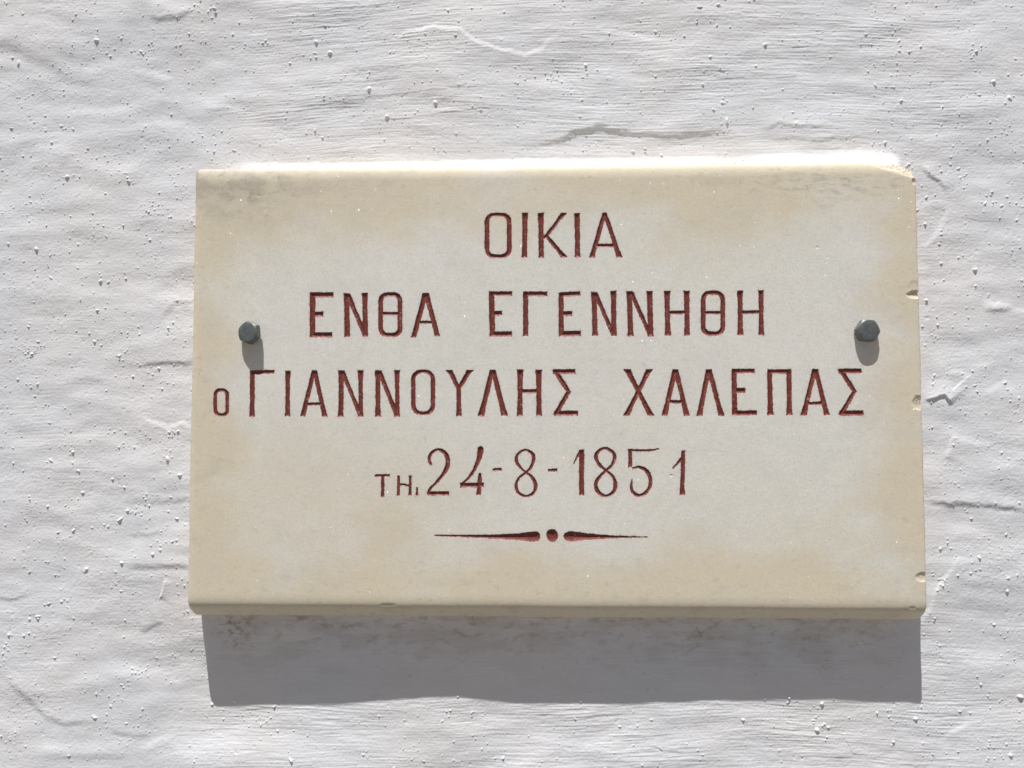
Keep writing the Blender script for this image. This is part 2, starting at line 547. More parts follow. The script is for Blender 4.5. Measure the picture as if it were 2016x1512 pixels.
GLYPHS = [
    # first line
    ('letter', [RO(958.8, 1002.6, 422.8, 504.6, 14, 9, 7.5)]),
    ('letter', [S(1033.7, 418.6, 1032.5, 507.6, 12, 9, 10.5)]),
    ('letter', [S(1064.7, 418.6, 1065.7, 507.6, 12.5, 9, 9.5), S(1110.5, 418.8, 1071.5, 470, 11, 7, 5), S(1074, 462, 1111, 507, 4, 8, 12)]),
    ('letter', [S(1136.2, 419, 1137.2, 507, 11, 9, 11)]),
    ('letter', [S(1190.4, 418.5, 1165.2, 507.4, 6, 8, 10.5), S(1190.4, 418.5, 1220, 507.4, 6, 8, 12), S(1171, 483.3, 1210, 483.3, 6)]),
    # second line
    ('letter', [S(615.5, 576, 615, 664, 10), S(610.5, 580.6, 657, 580.8, 10), S(618, 619.3, 636.4, 618.6, 9.5), S(610.5, 659.5, 654, 659.3, 9.5)]),
    ('letter', [S(682.3, 577.5, 683.7, 664, 11, 10, 10.5), S(684, 578, 720, 663, 10, 8.5, 10), S(718, 576.6, 719.5, 663.2, 12, 9, 10)]),
    ('letter', [RO(749.4, 787.4, 579.7, 659.8, 13, 9, 8.5), S(750, 617.7, 787, 617.7, 6)]),
    ('letter', [S(837.5, 576.6, 814.2, 665.3, 11, 9, 9), S(839, 576.6, 861.6, 662.6, 10, 9, 9.5), S(822, 634.8, 852, 634.8, 6)]),
    ('letter', [S(967.9, 574.7, 969.3, 662.9, 10), S(962.4, 578.4, 1008.8, 578.2, 8.5), S(972, 617, 988.8, 616.4, 9), S(964.4, 657.9, 1008.3, 657.3, 9.5)]),
    ('letter', [S(1034.8, 574.7, 1034.8, 662.4, 10, 9, 10.5), S(1029.9, 578.4, 1077.5, 578.9, 9)]),
    ('letter', [S(1104.5, 576, 1105.2, 662.5, 9), S(1100, 580.4, 1142.7, 578, 8.5), S(1107, 618, 1126.8, 617.4, 9), S(1101, 657.5, 1144, 656.3, 10)]),
    ('letter', [S(1169.4, 574.7, 1171.4, 661.8, 11.5, 9, 11), S(1171.5, 576, 1208.5, 661, 9, 7.5, 8), S(1207.7, 572.2, 1208.9, 661.8, 11.5, 9, 10)]),
    ('letter', [S(1239, 573, 1241.8, 662.5, 11.5, 9, 11.5), S(1242.5, 575, 1281, 662, 9, 7.5, 8.5), S(1278.8, 572.3, 1281.4, 662.5, 12, 9.5, 10)]),
    ('letter', [S(1313.3, 572.3, 1314.8, 661.2, 12, 9, 11.5), S(1352, 572.3, 1352.8, 661.2, 12, 9, 10.5), S(1316, 615.6, 1350, 615.4, 6.5)]),
    ('letter', [RO(1384.6, 1423, 576.4, 656.9, 13, 8.8, 8.5), S(1385, 615.6, 1423, 615.4, 5.5)]),
    ('letter', [S(1456.9, 571.6, 1457.5, 660.4, 11.5, 8.5, 11.5), S(1498.1, 570.8, 1499.1, 660.4, 10.5, 8, 11), S(1459, 615, 1497, 614.4, 6)]),
    # third line
    ('letter', [RO(423.8, 447.4, 767.8, 817, 9.5, 6.8, 6)]),
    ('letter', [S(496.9, 729.2, 496.4, 820.9, 9.5, 8.5, 10.5), S(491.7, 733.3, 540.8, 732, 7)]),
    ('letter', [S(566.7, 729.6, 566, 820.6, 10.5, 8, 10.5)]),
    ('letter', [S(618.3, 729, 595.6, 820.6, 8, 8, 9.5), S(619.3, 729, 639.8, 820.6, 8, 8, 10), S(600, 795.8, 634, 795.4, 5.5)]),
    ('letter', [S(671.9, 729.2, 670.8, 820.9, 12, 8.8, 11), S(673.5, 730, 710.6, 820.5, 9, 7.5, 8), S(710, 729.2, 710.2, 820.9, 11.5, 7.5, 11)]),
    ('letter', [S(743.8, 728.8, 744.2, 820.9, 12, 8.5, 11), S(746.5, 730, 782.4, 820.5, 9, 8, 8), S(781.7, 728.6, 782.4, 820.6, 11.5, 7.5, 9.5)]),
    ('letter', [RO(813.6, 852.4, 731.5, 814.2, 16, 8.3, 7)]),
    ('letter', [S(884.6, 728.3, 903.5, 766, 13, 8.5, 6), S(925, 728.3, 902.5, 766, 13, 8.5, 6), S(903, 760, 903.4, 820, 8, 8.3, 11)]),
    ('letter', [S(969.2, 727.8, 946.7, 820, 9, 9, 13), S(970.8, 727.8, 993.6, 819.4, 9, 9, 13)]),
    ('letter', [S(1024, 727.3, 1023.7, 819, 13, 9, 10.5), S(1060.6, 727.8, 1061.4, 819.4, 12.5, 9, 11), S(1026, 770.3, 1058, 770, 7)]),
    ('letter', [S(1088.4, 732, 1132.8, 731.4, 9), S(1092.5, 729, 1120.8, 773, 10, 9, 7), S(1120.5, 769.5, 1093.8, 817, 7, 8.5, 10), S(1090.6, 814.1, 1138.7, 813.3, 9.5)]),
    ('letter', [S(1234.7, 727, 1282, 819, 13, 8.5, 11.5), S(1278.6, 727, 1232.6, 819, 12, 8, 11.5)]),
    ('letter', [S(1329.3, 727, 1308.2, 819, 9, 8.5, 11), S(1330.5, 727, 1352.2, 819, 9, 8.5, 11), S(1314, 791, 1345, 791, 6)]),
    ('letter', [S(1395, 727, 1376.6, 819.3, 9, 8.5, 11), S(1396.2, 727, 1420.2, 819, 9, 8.5, 11)]),
    ('letter', [S(1445.1, 727.8, 1446.4, 817.6, 9, 9, 10.5), S(1440.6, 730.5, 1486, 730.2, 8), S(1447, 769.4, 1467.8, 768.8, 8.5), S(1442, 813.4, 1490.5, 812.8, 8.5)]),
    ('letter', [S(1515, 729, 1516.9, 817.6, 8, 8.5, 12), S(1553.2, 729, 1554.3, 817.6, 8.5, 8.5, 11.5), S(1510.2, 731.5, 1557, 731.2, 7.5)]),
    ('letter', [S(1604.3, 726.2, 1581.9, 818.3, 8.5, 8.3, 11), S(1605.6, 726.2, 1628.4, 817.7, 8.5, 8.3, 11), S(1588, 794.4, 1620, 793.6, 5.5)]),
    ('letter', [S(1651, 730.7, 1696.4, 729.9, 8.5), S(1655, 728, 1683, 772, 9.5, 8.5, 7), S(1682.6, 770, 1656, 816.5, 7, 8, 9.5), S(1652.6, 813.8, 1700.5, 813.1, 9)]),
    # date line
    ('letter', [S(737.4, 936.8, 767.6, 935.8, 4.5), S(753.8, 936, 753, 979, 4.5, 5.5, 6)]),
    ('letter', [S(784.9, 936, 784.3, 976, 5, 4.5, 5), S(807.5, 936, 807.5, 975.6, 5.5, 4.5, 5), C([(785, 953.2, 4), (795, 954.6, 4.5), (807, 956.5, 4)])]),
    ('letter', [S(821, 959, 820.6, 975.6, 3.8)]),
    ('numeral', [C([(848, 913.5, 6), (845, 906.5, 6), (845.6, 898.4, 5.5), (849.6, 891.4, 5), (856.5, 886.6, 5), (864.6, 885.2, 6), (873.6, 889.6, 7), (879.3, 897.4, 8),
                    (881.7, 906.9, 9), (880.6, 917.6, 8.5), (876, 928.3, 7.5), (867.6, 940.2, 5.5), (856.9, 952.1, 4.5), (847.4, 961.7, 4.5), (843.3, 970.5, 5)]),
                 S(841.8, 971.8, 884.2, 971.3, 7.5)]),
    ('numeral', [C([(946.4, 884.6, 12), (945, 892, 10.5), (942.4, 903.3, 8.5), (935.5, 921.2, 6), (924.8, 937.9, 5), (911.9, 951, 4.2)]),
                 S(906, 955.5, 952.8, 954.8, 8), S(945.2, 931, 942.3, 975, 4, 7.5, 8.5)]),
    ('dash', [S(969.8, 924.3, 987.8, 924, 4.5)]),
    ('numeral', [C([(1035.8, 930.3, 4), (1024.5, 920.6, 5), (1017, 907.7, 6.5), (1019.3, 894.5, 5.3), (1033.9, 886, 4.3), (1047.8, 893.6, 6), (1050.5, 905.8, 6.8), (1045, 920, 4.8),
                    (1035.8, 930.3, 4), (1022.8, 940, 4.5), (1016.2, 954.8, 5.5), (1020.7, 969.5, 6), (1034.9, 977, 4.2), (1050, 970.5, 5.5), (1054.6, 954.8, 6.8), (1048, 940.7, 6)], True)]),
    ('dash', [S(1078.4, 925.7, 1097.3, 925.5, 5)]),
    ('numeral', [S(1144.9, 885, 1145.1, 975.8, 9.5, 8.8, 9.2), C([(1142.4, 889, 5), (1136.5, 899, 4), (1130, 912.6, 2.4)])]),
    ('numeral', [C([(1193.2, 926.5, 4), (1180, 914.5, 6.2), (1173.2, 900.2, 6.8), (1178.6, 887.9, 5.5), (1192.3, 882.8, 5), (1205.7, 889.8, 6), (1210.2, 901.1, 6.8), (1204.8, 915.6, 5.2),
                    (1193.2, 926.5, 4), (1179.5, 940, 6.2), (1173, 954.8, 7.2), (1178, 968.6, 6.8), (1193.5, 976.3, 5), (1207.8, 968, 6), (1211.6, 952.9, 6.8), (1205.8, 937.6, 5.2)], True)]),
    ('numeral', [S(1240.7, 884.6, 1240.7, 920.6, 6.5), C([(1238, 886.4, 4), (1263.9, 887, 5), (1282.7, 886.6, 4.2), (1296.6, 883.4, 2)]),
                 C([(1246, 921.8, 3), (1258.2, 919.6, 5), (1271.4, 925.6, 7), (1279.7, 939.7, 6.8), (1280, 954.8, 6.2), (1273.3, 968, 5.5), (1260.1, 975.6, 5), (1247.6, 970.5, 6.5), (1243, 958.6, 5), (1244.6, 943.5, 1)])]),
    ('numeral', [S(1345.4, 886.8, 1343, 975, 7, 7, 10), C([(1343.4, 902, 6), (1334, 911.8, 4.5), (1325, 922, 2)])]),
    # ornament
    ('ornament', [C([(856, 1054.2, 1.6), (919.2, 1055.5, 4.6), (978.7, 1056.8, 8.4), (1018.4, 1056.8, 12.5), (1043.2, 1056.4, 18), (1054, 1056.2, 19)])]),
    ('ornament_dot', [C([(1087, 1053, 22), (1087.4, 1055.4, 22)])]),
    ('ornament', [C([(1118, 1055.8, 16), (1126, 1056, 19), (1154.8, 1056.6, 13), (1192, 1057, 7.4), (1229.2, 1057.2, 4.2), (1274, 1057.2, 1.2)])]),
]


def catmull(pts, closed, n=6):
    p = np.array(pts, float)
    if closed:
        p = np.concatenate([p[-1:], p, p[:2]])
    else:
        p = np.concatenate([2 * p[:1] - p[1:2], p, 2 * p[-1:] - p[-2:-1]])
    outp = []
    for k in range(1, len(p) - 2):
        for t in np.arange(n) / n:
            outp.append(0.5 * (2 * p[k] + (p[k + 1] - p[k - 1]) * t + (2 * p[k - 1] - 5 * p[k] + 4 * p[k + 1] - p[k + 2]) * t * t
                               + (3 * p[k] - p[k - 1] - 3 * p[k + 1] + p[k + 2]) * t ** 3))
    outp.append(p[-2])
    return np.array(outp)


PXMM = 485.0 / F_PX                # mm per photograph pixel on the slab's face


# ================================================================== the plaque
def build_plaque():
    root = bpy.data.objects.new("marble_plaque", None)
    root.empty_display_size = 0.05
    root.location = (0, 0, BASE)
    root["label"] = "cream marble plaque with red carved Greek lettering and a date, bolted to the white wall"
    root["category"] = "plaque"
    link(root)

    step = 0.30
    def coords(lo, hi):
        e = 9.0
        inner = np.arange(lo + e, hi - e, step)
        a = e * (1 - np.cos(np.linspace(0, np.pi / 2, 46)))[:-1]
        return np.concatenate([lo + a, inner, hi - a[::-1]])
    zlow = -143.2                                 # the underside slopes down and back to the wall
    xs, zs = coords(-W / 2, W / 2), coords(zlow, H / 2)
    nx, nz = len(xs), len(zs)
    X, Z = np.meshgrid(xs, zs)

    # ---- signed distance to the strokes, and which glyph owns a point
    INF = 50.0
    sd_all = np.full(X.shape, INF)
    depth = np.zeros(X.shape)
    owner = np.full(X.shape, -1, np.int32)
    jag = 0.18 * noise(X / 1.2, Z / 1.2, 101) + 0.11 * noise(X / 0.6, Z / 0.6, 102) + 0.20 * noise(X / 4.5, Z / 4.5, 103)

    def lab(px, py):
        return on_plane(px, py, T)

    for gi, (kind, strokes) in enumerate(GLYPHS):
        for st in strokes:
            if st[0] == 's':
                _, x0, y0, x1, y1, w = st
                (ax, bx), (az, bz) = lab([x0, x1], [y0, y1])
                ww = (np.array(w) + 1.3) * PXMM / 2
                m = ww.max() + 2.2
                i0, i1 = np.searchsorted(xs, [min(ax, bx) - m, max(ax, bx) + m])
                j0, j1 = np.searchsorted(zs, [min(az, bz) - m, max(az, bz) + m])
                sl = (slice(j0, j1), slice(i0, i1))
                xx, zz = X[sl], Z[sl]
                L = math.hypot(bx - ax, bz - az)
                dx, dz = (bx - ax) / L, (bz - az) / L
                t = ((xx - ax) * dx + (zz - az) * dz) / L
                s = np.abs((xx - ax) * dz - (zz - az) * dx)
                tc = np.clip(t, 0, 1)
                wt = ww[1] + (ww[0] - ww[1]) * np.clip(1 - tc / 0.35, 0, 1) ** 2 + (ww[2] - ww[1]) * np.clip((tc - 0.65) / 0.35, 0, 1) ** 2
                if abs(dz) > abs(dx):      # upright strokes end level, flat ones end plumb
                    e0, e1 = min(az, bz), max(az, bz)
                    wt = wt * (0.55 + 0.45 * abs(dz))
                    end = np.maximum(e0 - zz, zz - e1)
                else:
                    e0, e1 = min(ax, bx), max(ax, bx)
                    end = np.maximum(e0 - xx, xx - e1)
                d = np.maximum(s - wt, end)
                vdep = np.minimum(wt - s, -end * 1.3)
            else:
                kind_c, pts, closed = st
                p = np.array(pts, float)
                if kind_c == 'c':
                    p = catmull(p, closed)
                if closed:
                    p = np.concatenate([p, p[:1]])
                gx, gz = lab(p[:, 0], p[:, 1])
                gw = np.maximum(p[:, 2] + 0.8, 0.8) * PXMM / 2
                m = gw.max() + 2.2
                i0, i1 = np.searchsorted(xs, [gx.min() - m, gx.max() + m])
                j0, j1 = np.searchsorted(zs, [gz.min() - m, gz.max() + m])
                sl = (slice(j0, j1), slice(i0, i1))
                xx, zz = X[sl], Z[sl]
                d = np.full(xx.shape, INF)
                for k in range(len(gx) - 1):
                    ddx, ddz = gx[k + 1] - gx[k], gz[k + 1] - gz[k]
                    l2 = ddx * ddx + ddz * ddz + 1e-9
                    t = np.clip(((xx - gx[k]) * ddx + (zz - gz[k]) * ddz) / l2, 0, 1)
                    r = np.hypot(xx - gx[k] - t * ddx, zz - gz[k] - t * ddz)
                    d = np.minimum(d, r - (gw[k] + t * (gw[k + 1] - gw[k])))
                vdep = -d
            d = d + jag[sl]
            vdep = vdep - jag[sl]
            new = d < sd_all[sl]
            sd_all[sl] = np.where(new, d, sd_all[sl])
            owner[sl] = np.where(new, gi, owner[sl])
            depth[sl] = np.maximum(depth[sl], vdep)

    # ---- pull the vertices next to an outline on to it, so the cut edges are clean
    gz_, gx_ = np.gradient(sd_all)
    dxs = np.gradient(xs)[None, :]
    dzs = np.gradient(zs)[:, None]
    gx_, gz_ = gx_ / dxs, gz_ / dzs
    gl = np.hypot(gx_, gz_) + 1e-6
    near = np.abs(sd_all) < 0.5 * step
    mv = np.where(near, np.clip(sd_all / gl, -0.5 * step, 0.5 * step), 0)
    Xs = X - mv * gx_ / gl
    Zs = Z - mv * gz_ / gl
    inside = np.clip(depth, 0, None)
    inside = np.where(near, np.minimum(inside, 0.05), inside)
    groove = 1.45 * (1 - np.exp(-0.74 * inside / 1.45)) + 0.05 * np.clip(inside, 0, 1)
    groove += np.where(inside > 0.2, 0.07 * noise(X / 1.3, Z / 1.3, 105) + 0.05 * noise(X / 0.6, Z / 2.0, 106), 0)
    groove = np.clip(groove, 0, None)

    # ---- worn edges and chips
    def ell(d, r, deep):
        q = np.clip(1 - d / r, 0, 1)
        return deep * (1 - np.sqrt(np.clip(1 - q * q, 0, 1)))
    wob = 0.5 * noise(X / 40, Z / 40, 111) + 0.25 * noise(X / 9, Z / 9, 112)
    rt = 9.0 + 1.5 * noise(X / 60, Z / 300, 113)
    top = ell(H / 2 - Z + 0.25 * wob, rt, 3.3)
    bd = -136.4 + 0.35 * wob - Z
    bd = 0.5 * (bd + np.sqrt(bd * bd + 5.0)) * smooth(-9, 0, bd)
    bot = 1.5 * bd
    lef = ell(X + W / 2, 5.0 + 0.5 * wob, 3.0)
    rig = ell(W / 2 - X, 1.6 + 0.6 * wob, 1.6)
    drop = np.sqrt(top ** 2 + lef ** 2 + rig ** 2) + bot
    rough = noise(X / 1.6, Z / 1.6, 115) + 0.6 * noise(X / 0.8, Z / 0.8, 116)

    def chip(px, py, rx, rz, deep, slope_in=1.0):
        cx0, cz0 = lab(px, py)
        q = ((X - cx0) / rx) ** 2 + ((Z - cz0) / rz) ** 2
        q = q * (1 + 0.25 * noise(X / 2.0, Z / 2.0, int(px)))
        v = np.clip(1 - q, 0, 1)
        return 0.48 * deep * v ** 0.8 * (1 + 0.22 * rough)
    chips = chip(1802, 580, 5.2, 2.6, 2.6) + chip(1800, 566, 4.0, 4.5, 0.5) + chip(1808, 793, 3.4, 4.6, 1.9) + chip(1817, 1136, 4.6, 3.0, 1.5)
    chips += chip(1800, 357, 1.4, 2.2, 1.8) + chip(763, 1191, 5.2, 1.1, 0.8) + chip(1797, 1197, 2.0, 1.0, 0.7) + chip(1380, 1211, 2, 1, .4)
    chips += chip(510, 385, 0.7, 0.6, 0.5) + chip(1609, 487, 1.4, 0.9, 0.35) + chip(1322, 936, 0.9, 0.8, 0.6) + chip(1326, 940, 2.2, 1.6, 0.12)
    chips += chip(606, 655, 0.6, 0.7, 0.2)
    for _ in range(60):
        chips += chip(rng.uniform(400, 1790), rng.uniform(345, 1185), rng.uniform(.3, .8), rng.uniform(.3, .6), rng.uniform(.05, .2))
    # broken top right corner: a sloping fracture face
    cxr, czr = lab(1802, 312)
    fr = (X - cxr) * 0.33 + (Z - czr) * 1.0                         # grows towards the corner
    frac = smooth(-13.5, -3, fr) * smooth(cxr - 34, cxr - 14, X)
    soft = np.clip(fr + 13.5, 0, 8) * smooth(cxr - 42, cxr - 10, X) * 0.16
    bpx, bpz = lab(np.array([1724, 1736, 1760, 1785, 1799.0, 1806]), np.array([312, 331, 337, 345, 350.0, 356]))
    zl = np.interp(X, bpx, bpz, left=200) + 0.8 * noise(X / 3.5, Z / 3.5, 118)
    bite = np.clip((Z - zl) * 0.8, 0, 6) * (1 + 0.30 * rough) * (X > bpx[0])
    drop = drop + soft + bite * 0.7
    chips = np.clip(chips, 0, None)
    # a saw line or two and a hand-rubbed surface
    face = 0.10 * noise(X / 120, Z / 90, 121) + 0.022 * noise(X / 14, Z / 10, 122) + 0.012 * fbm(X / 2.2, Z / 1.8, 123, 2)
    for (px, y0, y1) in ((541, 795, 892), (781, 690, 760), (640, 600, 700)):
        sx, sz0 = lab(px, y0)
        _, sz1 = lab(px, y1)
        face -= 0.05 * np.exp(-((X - sx) / 0.35) ** 2) * smooth(sz1, sz1 + 4, Z) * smooth(sz0, sz0 - 4, Z)
    D = T + face - np.minimum(drop, T - 1) - chips - groove

    # corner silhouette
    def round_corner(cx_, cz_, r, sx, sz):
        ox, oz = cx_ - sx * r, cz_ - sz * r
        ux, uz = (Xs - ox) * sx, (Zs - oz) * sz
        m = (ux > 0) & (uz > 0)
        n = np.hypot(ux, uz)
        k = np.where(m & (n > r), r / np.maximum(n, 1e-6), 1)
        return np.where(m, ox + sx * ux * k, Xs), np.where(m, oz + sz * uz * k, Zs)
    Xs, Zs = round_corner(-W / 2, H / 2, 4.5, -1, 1)
    Xs, Zs = round_corner(-W / 2, zlow, 1.5, -1, -1)
    Xs, Zs = round_corner(W / 2, zlow, 1.5, 1, -1)
    # right top corner broken off along a slightly bowed line
    lx, lz = cxr - 11.0, H / 2 + 0.4
    rx, rz = W / 2 + 0.3, H / 2 - 7.0
    nxx, nzz = (lz - rz), (rx - lx)
    nn = math.hypot(nxx, nzz)
    over = ((Xs - lx) * nxx + (Zs - lz) * nzz) / nn - 1.3 * np.clip(1 - ((Xs - (lx + rx) / 2) / 6.5) ** 2, 0, 1)
    over = np.where(Xs > lx - 4, np.clip(over, 0, None), 0)
    Xs, Zs = Xs - over * nxx / nn, Zs - over * nzz / nn
    # edges wander a little
    ed = np.minimum(np.minimum(W / 2 - np.abs(X), np.minimum(H / 2 - Z, Z - zlow)), 8.0)
    wv = (1 - ed / 8.0)
    sidew = wv * 0.35
    Xs = Xs + sidew * noise(Z / 26, X * 0 + np.sign(X) * 3.3, 131) + sidew * 0.5 * noise(Z / 5, X * 0 + np.sign(X) * 5.1, 132)
    Zs = Zs + sidew * noise(X / 40, Z * 0 + np.sign(Z) * 2.7, 133) + sidew * 0.4 * noise(X / 6, Z * 0 + np.sign(Z) * 1.7, 134)
    # chips on the right edge nibble the outline too
    nib = np.clip(chips - 0.4, 0, 2) * smooth(W / 2 - 6, W / 2, X)
    Xs = Xs - nib * 0.5

    # ---- colour maps that belong to the stone: patina, soot, worn paint
    dist = np.minimum(np.minimum(H / 2 - Z, Z + H / 2) / 62.0, (W / 2 - np.abs(X)) / 46.0)
    pat = 1 - smooth(0.05, 1.0, dist + 0.42 * fbm(X / 70, Z / 45, 141, 4))
    for (px, py, s, a) in ((520, 420, 45, .5), (1390, 440, 45, .4), (850, 970, 40, .30), (640, 950, 55, .4), (460, 960, 45, .35), (1500, 1080, 60, .25), (1220, 870, 40, .10)):
        bx, bz = lab(px, py)
        pat += a * np.exp(-((X - bx) ** 2 + 1.6 * (Z - bz) ** 2) / s ** 2)
    pat = np.clip(pat, 0, 1)
    bx, bz = lab(430, 350)
    soot = np.exp(-(np.clip(X - bx, 0, None) / 62) ** 2 - ((Z - bz) / 26) ** 2) * (0.42 + 0.75 * smooth(-0.4, 0.6, fbm(X / 18, Z / 10, 151, 4)) + 0.75 * smooth(0.25, 0.95, fbm(X / 6, Z / 4.2, 150, 4, 0.6)))
    bx, bz = lab(1640, 362)
    soot += 0.8 * np.exp(-((X - bx) / 46) ** 2 - ((Z - bz) / 9) ** 2) * smooth(-0.15, 0.7, fbm(X / 9, Z / 3.4, 152, 5, 0.6))
    soot += 0.30 * smooth(0.35, 0.95, fbm(X / 22, Z / 13, 153, 5)) * smooth(0.9, 0.0, dist)
    soot += 0.45 * smooth(0.5, 1.0, fbm(X / 6, Z / 4, 154, 4)) * smooth(0.9, 0.0, dist) + 0.25 * smooth(0.55, 1.0, fbm(X / 5, Z / 3.5, 159, 4))
    soot += 0.22 * smooth(6, 0.5, Z + H / 2) * (0.6 + 0.4 * noise(X / 12, Z / 3, 155))
    for line in (((384, 893), (410, 897), (440, 906), (470, 914), (486, 908)), ((1352, 890), (1400, 884), (1440, 892))):
        lx_, lz_ = lab(np.array([p[0] for p in line], float), np.array([p[1] for p in line], float))
        zl_ = np.interp(X, lx_, lz_)
        soot += 0.35 * np.exp(-((Z - zl_) / 0.5) ** 2) * (X > lx_[0]) * (X < lx_[-1]) * smooth(-0.5, 0.4, noise(X / 4, Z / 4, 171))
    soot = np.clip(soot, 0, 1)
    fresh = np.clip(bite / 1.0, 0, 1) * smooth(-0.5, 0.35, fbm(X / 3.5, Z / 2.0, 156, 4)) + np.clip(chips / 1.2, 0, 1) * 0.5
    smear = np.exp(-(np.clip(sd_all, 0, None) / 0.75)) * smooth(-0.1, 0.8, fbm(X / 3.0, Z / 3.0, 157, 3)) * (sd_all > -0.3)
    bx, bz = lab(603, 657)
    smear += np.exp(-((X - bx) ** 2 + (Z - bz) ** 2) / 0.7 ** 2)
    bx, bz = lab(810, 655)
    smear += 0.9 * np.exp(-((X - bx) ** 2 + ((Z - bz) / 1.8) ** 2) / 1.3 ** 2) * smooth(0, .4, noise(X / .8, Z / .8, 158))
    smear = np.clip(smear, 0, 1)
    wear = smooth(0.55, 0.0, inside) * smooth(0.1, 0.75, fbm(X / 1.6, Z / 1.6, 161, 3) + 0.15) + 0.9 * smooth(0.52, 0.95, fbm(X / 2.5, Z / 2.5, 163, 3))
    wear = np.clip(wear, 0, 1)

    verts = np.stack([Xs.ravel(), -D.ravel(), Zs.ravel()], 1)
    quads = grid_quads(nx, nz)
    # which faces lie inside a cut
    q_sd = np.where(near, 0.0, sd_all).ravel()[quads]
    q_in = (q_sd.sum(1) < 0)
    q_own = owner.ravel()[quads[np.arange(len(quads)), np.argmin(sd_all.ravel()[quads], 1)]]

    # sides of the slab, running back into the plaster
    ring = np.concatenate([np.arange(nx), np.arange(1, nz) * nx + nx - 1, (nz - 1) * nx + np.arange(nx - 2, -1, -1), np.arange(nz - 2, 0, -1) * nx])
    nr = len(ring)
    bv = verts[ring].copy()
    bv[:, 1] = 5.0
    o = len(verts)
    k = np.arange(nr)
    k2 = (k + 1) % nr
    sides = np.stack([ring[k2], ring[k], o + k, o + k2], 1)
    allv = np.concatenate([verts, bv]) / 1000.0
    z0 = np.zeros(nr)
    maps = [np.concatenate([a.ravel(), a.ravel()[ring]]) for a in (pat, soot, fresh, smear)]
    fv = np.concatenate([quads[~q_in], sides])
    v, q, a1, a2, a3, a4 = compact(allv, fv, *maps)
    me = mesh_from("slab", v, q)
    for nm, a in zip(("patina", "soot", "fresh", "smear"), (a1, a2, a3, a4)):
        attr(me, nm, a)

    # ---- marble
    m, nt, b = new_mat("marble")
    tc = node(nt, "ShaderNodeTexCoord").outputs["Object"]
    n_big = tex_noise(nt, tc, 16.0, 5)
    n_mid = tex_noise(nt, tc, 110.0, 5, 0.6)
    n_fine = tex_noise(nt, tc, 900.0, 3, 0.6)
    c = mix_col(nt, ramp(nt, n_big, 0.35, 0.65), (0.860, 0.852, 0.790), (0.872, 0.846, 0.800))
    pf = math_node(nt, 'ADD', get_attr(nt, "patina"), math_node(nt, 'MULTIPLY', math_node(nt, 'SUBTRACT', n_mid, 0.5), 0.35), True)
    pf = math_node(nt, 'MULTIPLY', pf, 0.95)
    c = mix_col(nt, pf, c, (0.800, 0.705, 0.525))
    c = mix_col(nt, math_node(nt, 'MULTIPLY', get_attr(nt, "soot"), math_node(nt, 'ADD', 0.25, math_node(nt, 'MULTIPLY', n_mid, 0.75))), c, (0.36, 0.32, 0.27))
    c = mix_col(nt, math_node(nt, 'MULTIPLY', ramp(nt, n_fine, 0.42, 0.72), 0.42), c, (0.62, 0.58, 0.50))
    c = mix_col(nt, math_node(nt, 'MULTIPLY', ramp(nt, tex_noise(nt, tc, 420.0, 3, 0.6), 0.5, 0.75), 0.30), c, (0.86, 0.84, 0.77))
    vg = node(nt, "ShaderNodeTexVoronoi", feature='F1')
    vg.inputs["Scale"].default_value = 620.0
    nt.links.new(tc, vg.inputs["Vector"])
    vs_ = node(nt, "ShaderNodeSeparateColor")
    nt.links.new(vg.outputs["Color"], vs_.inputs[0])
    c = mix_col(nt, math_node(nt, 'MULTIPLY', ramp(nt, vs_.outputs[0], 0.2, 1.0), 0.20), c, (0.66, 0.645, 0.59))
    wv_ = node(nt, "ShaderNodeTexNoise")
    wv_.inputs["Scale"].default_value = 11.0
    wv_.inputs["Detail"].default_value = 6
    wv_.inputs["Roughness"].default_value = 0.6
    wv_.inputs["Distortion"].default_value = 1.2
    nt.links.new(tc, wv_.inputs["Vector"])
    vein = math_node(nt, 'ABSOLUTE', math_node(nt, 'SUBTRACT', wv_.outputs["Fac"], 0.5))
    c = mix_col(nt, math_node(nt, 'MULTIPLY', ramp(nt, vein, 0.05, 0.0), 0.09), c, (0.56, 0.56, 0.54))
    c = mix_col(nt, math_node(nt, 'MULTIPLY', ramp(nt, tex_noise(nt, tc, 34.0, 6, 0.65), 0.50, 0.75), 0.26), c, (0.68, 0.64, 0.555))
    c = mix_col(nt, math_node(nt, 'MULTIPLY', get_attr(nt, "fresh"), 0.6), c, (0.50, 0.33, 0.25))
    c = mix_col(nt, math_node(nt, 'MULTIPLY', get_attr(nt, "smear"), 0.32), c, (0.32, 0.12, 0.10))
    nt.links.new(c, b.inputs["Base Color"])
    b.inputs["Roughness"].default_value = 0.55
    b.inputs["Specular IOR Level"].default_value = 0.35
    b.inputs["Subsurface Weight"].default_value = 0.25
    b.inputs["Subsurface Radius"].default_value = (1.0, 0.8, 0.5)
    b.inputs["Subsurface Scale"].default_value = 0.0025
    bump = node(nt, "ShaderNodeBump")
    bump.inputs["Strength"].default_value = 0.35
    bump.inputs["Distance"].default_value = 0.00012
    nt.links.new(tex_noise(nt, tc, 1300.0, 3, 0.65), bump.inputs["Height"])
    nt.links.new(bump.outputs[0], b.inputs["Normal"])
    # calcite crystals: little mirror facets at random tilts that catch the sun
    vor = node(nt, "ShaderNodeTexVoronoi", feature='F1')
    vor.inputs["Scale"].default_value = 1900.0
    nt.links.new(tc, vor.inputs["Vector"])
    off = node(nt, "ShaderNodeVectorMath", operation='SUBTRACT')
    nt.links.new(vor.outputs["Color"], off.inputs[0])
    off.inputs[1].default_value = (0.5, 0.5, 0.5)
    sc = node(nt, "ShaderNodeVectorMath", operation='SCALE')
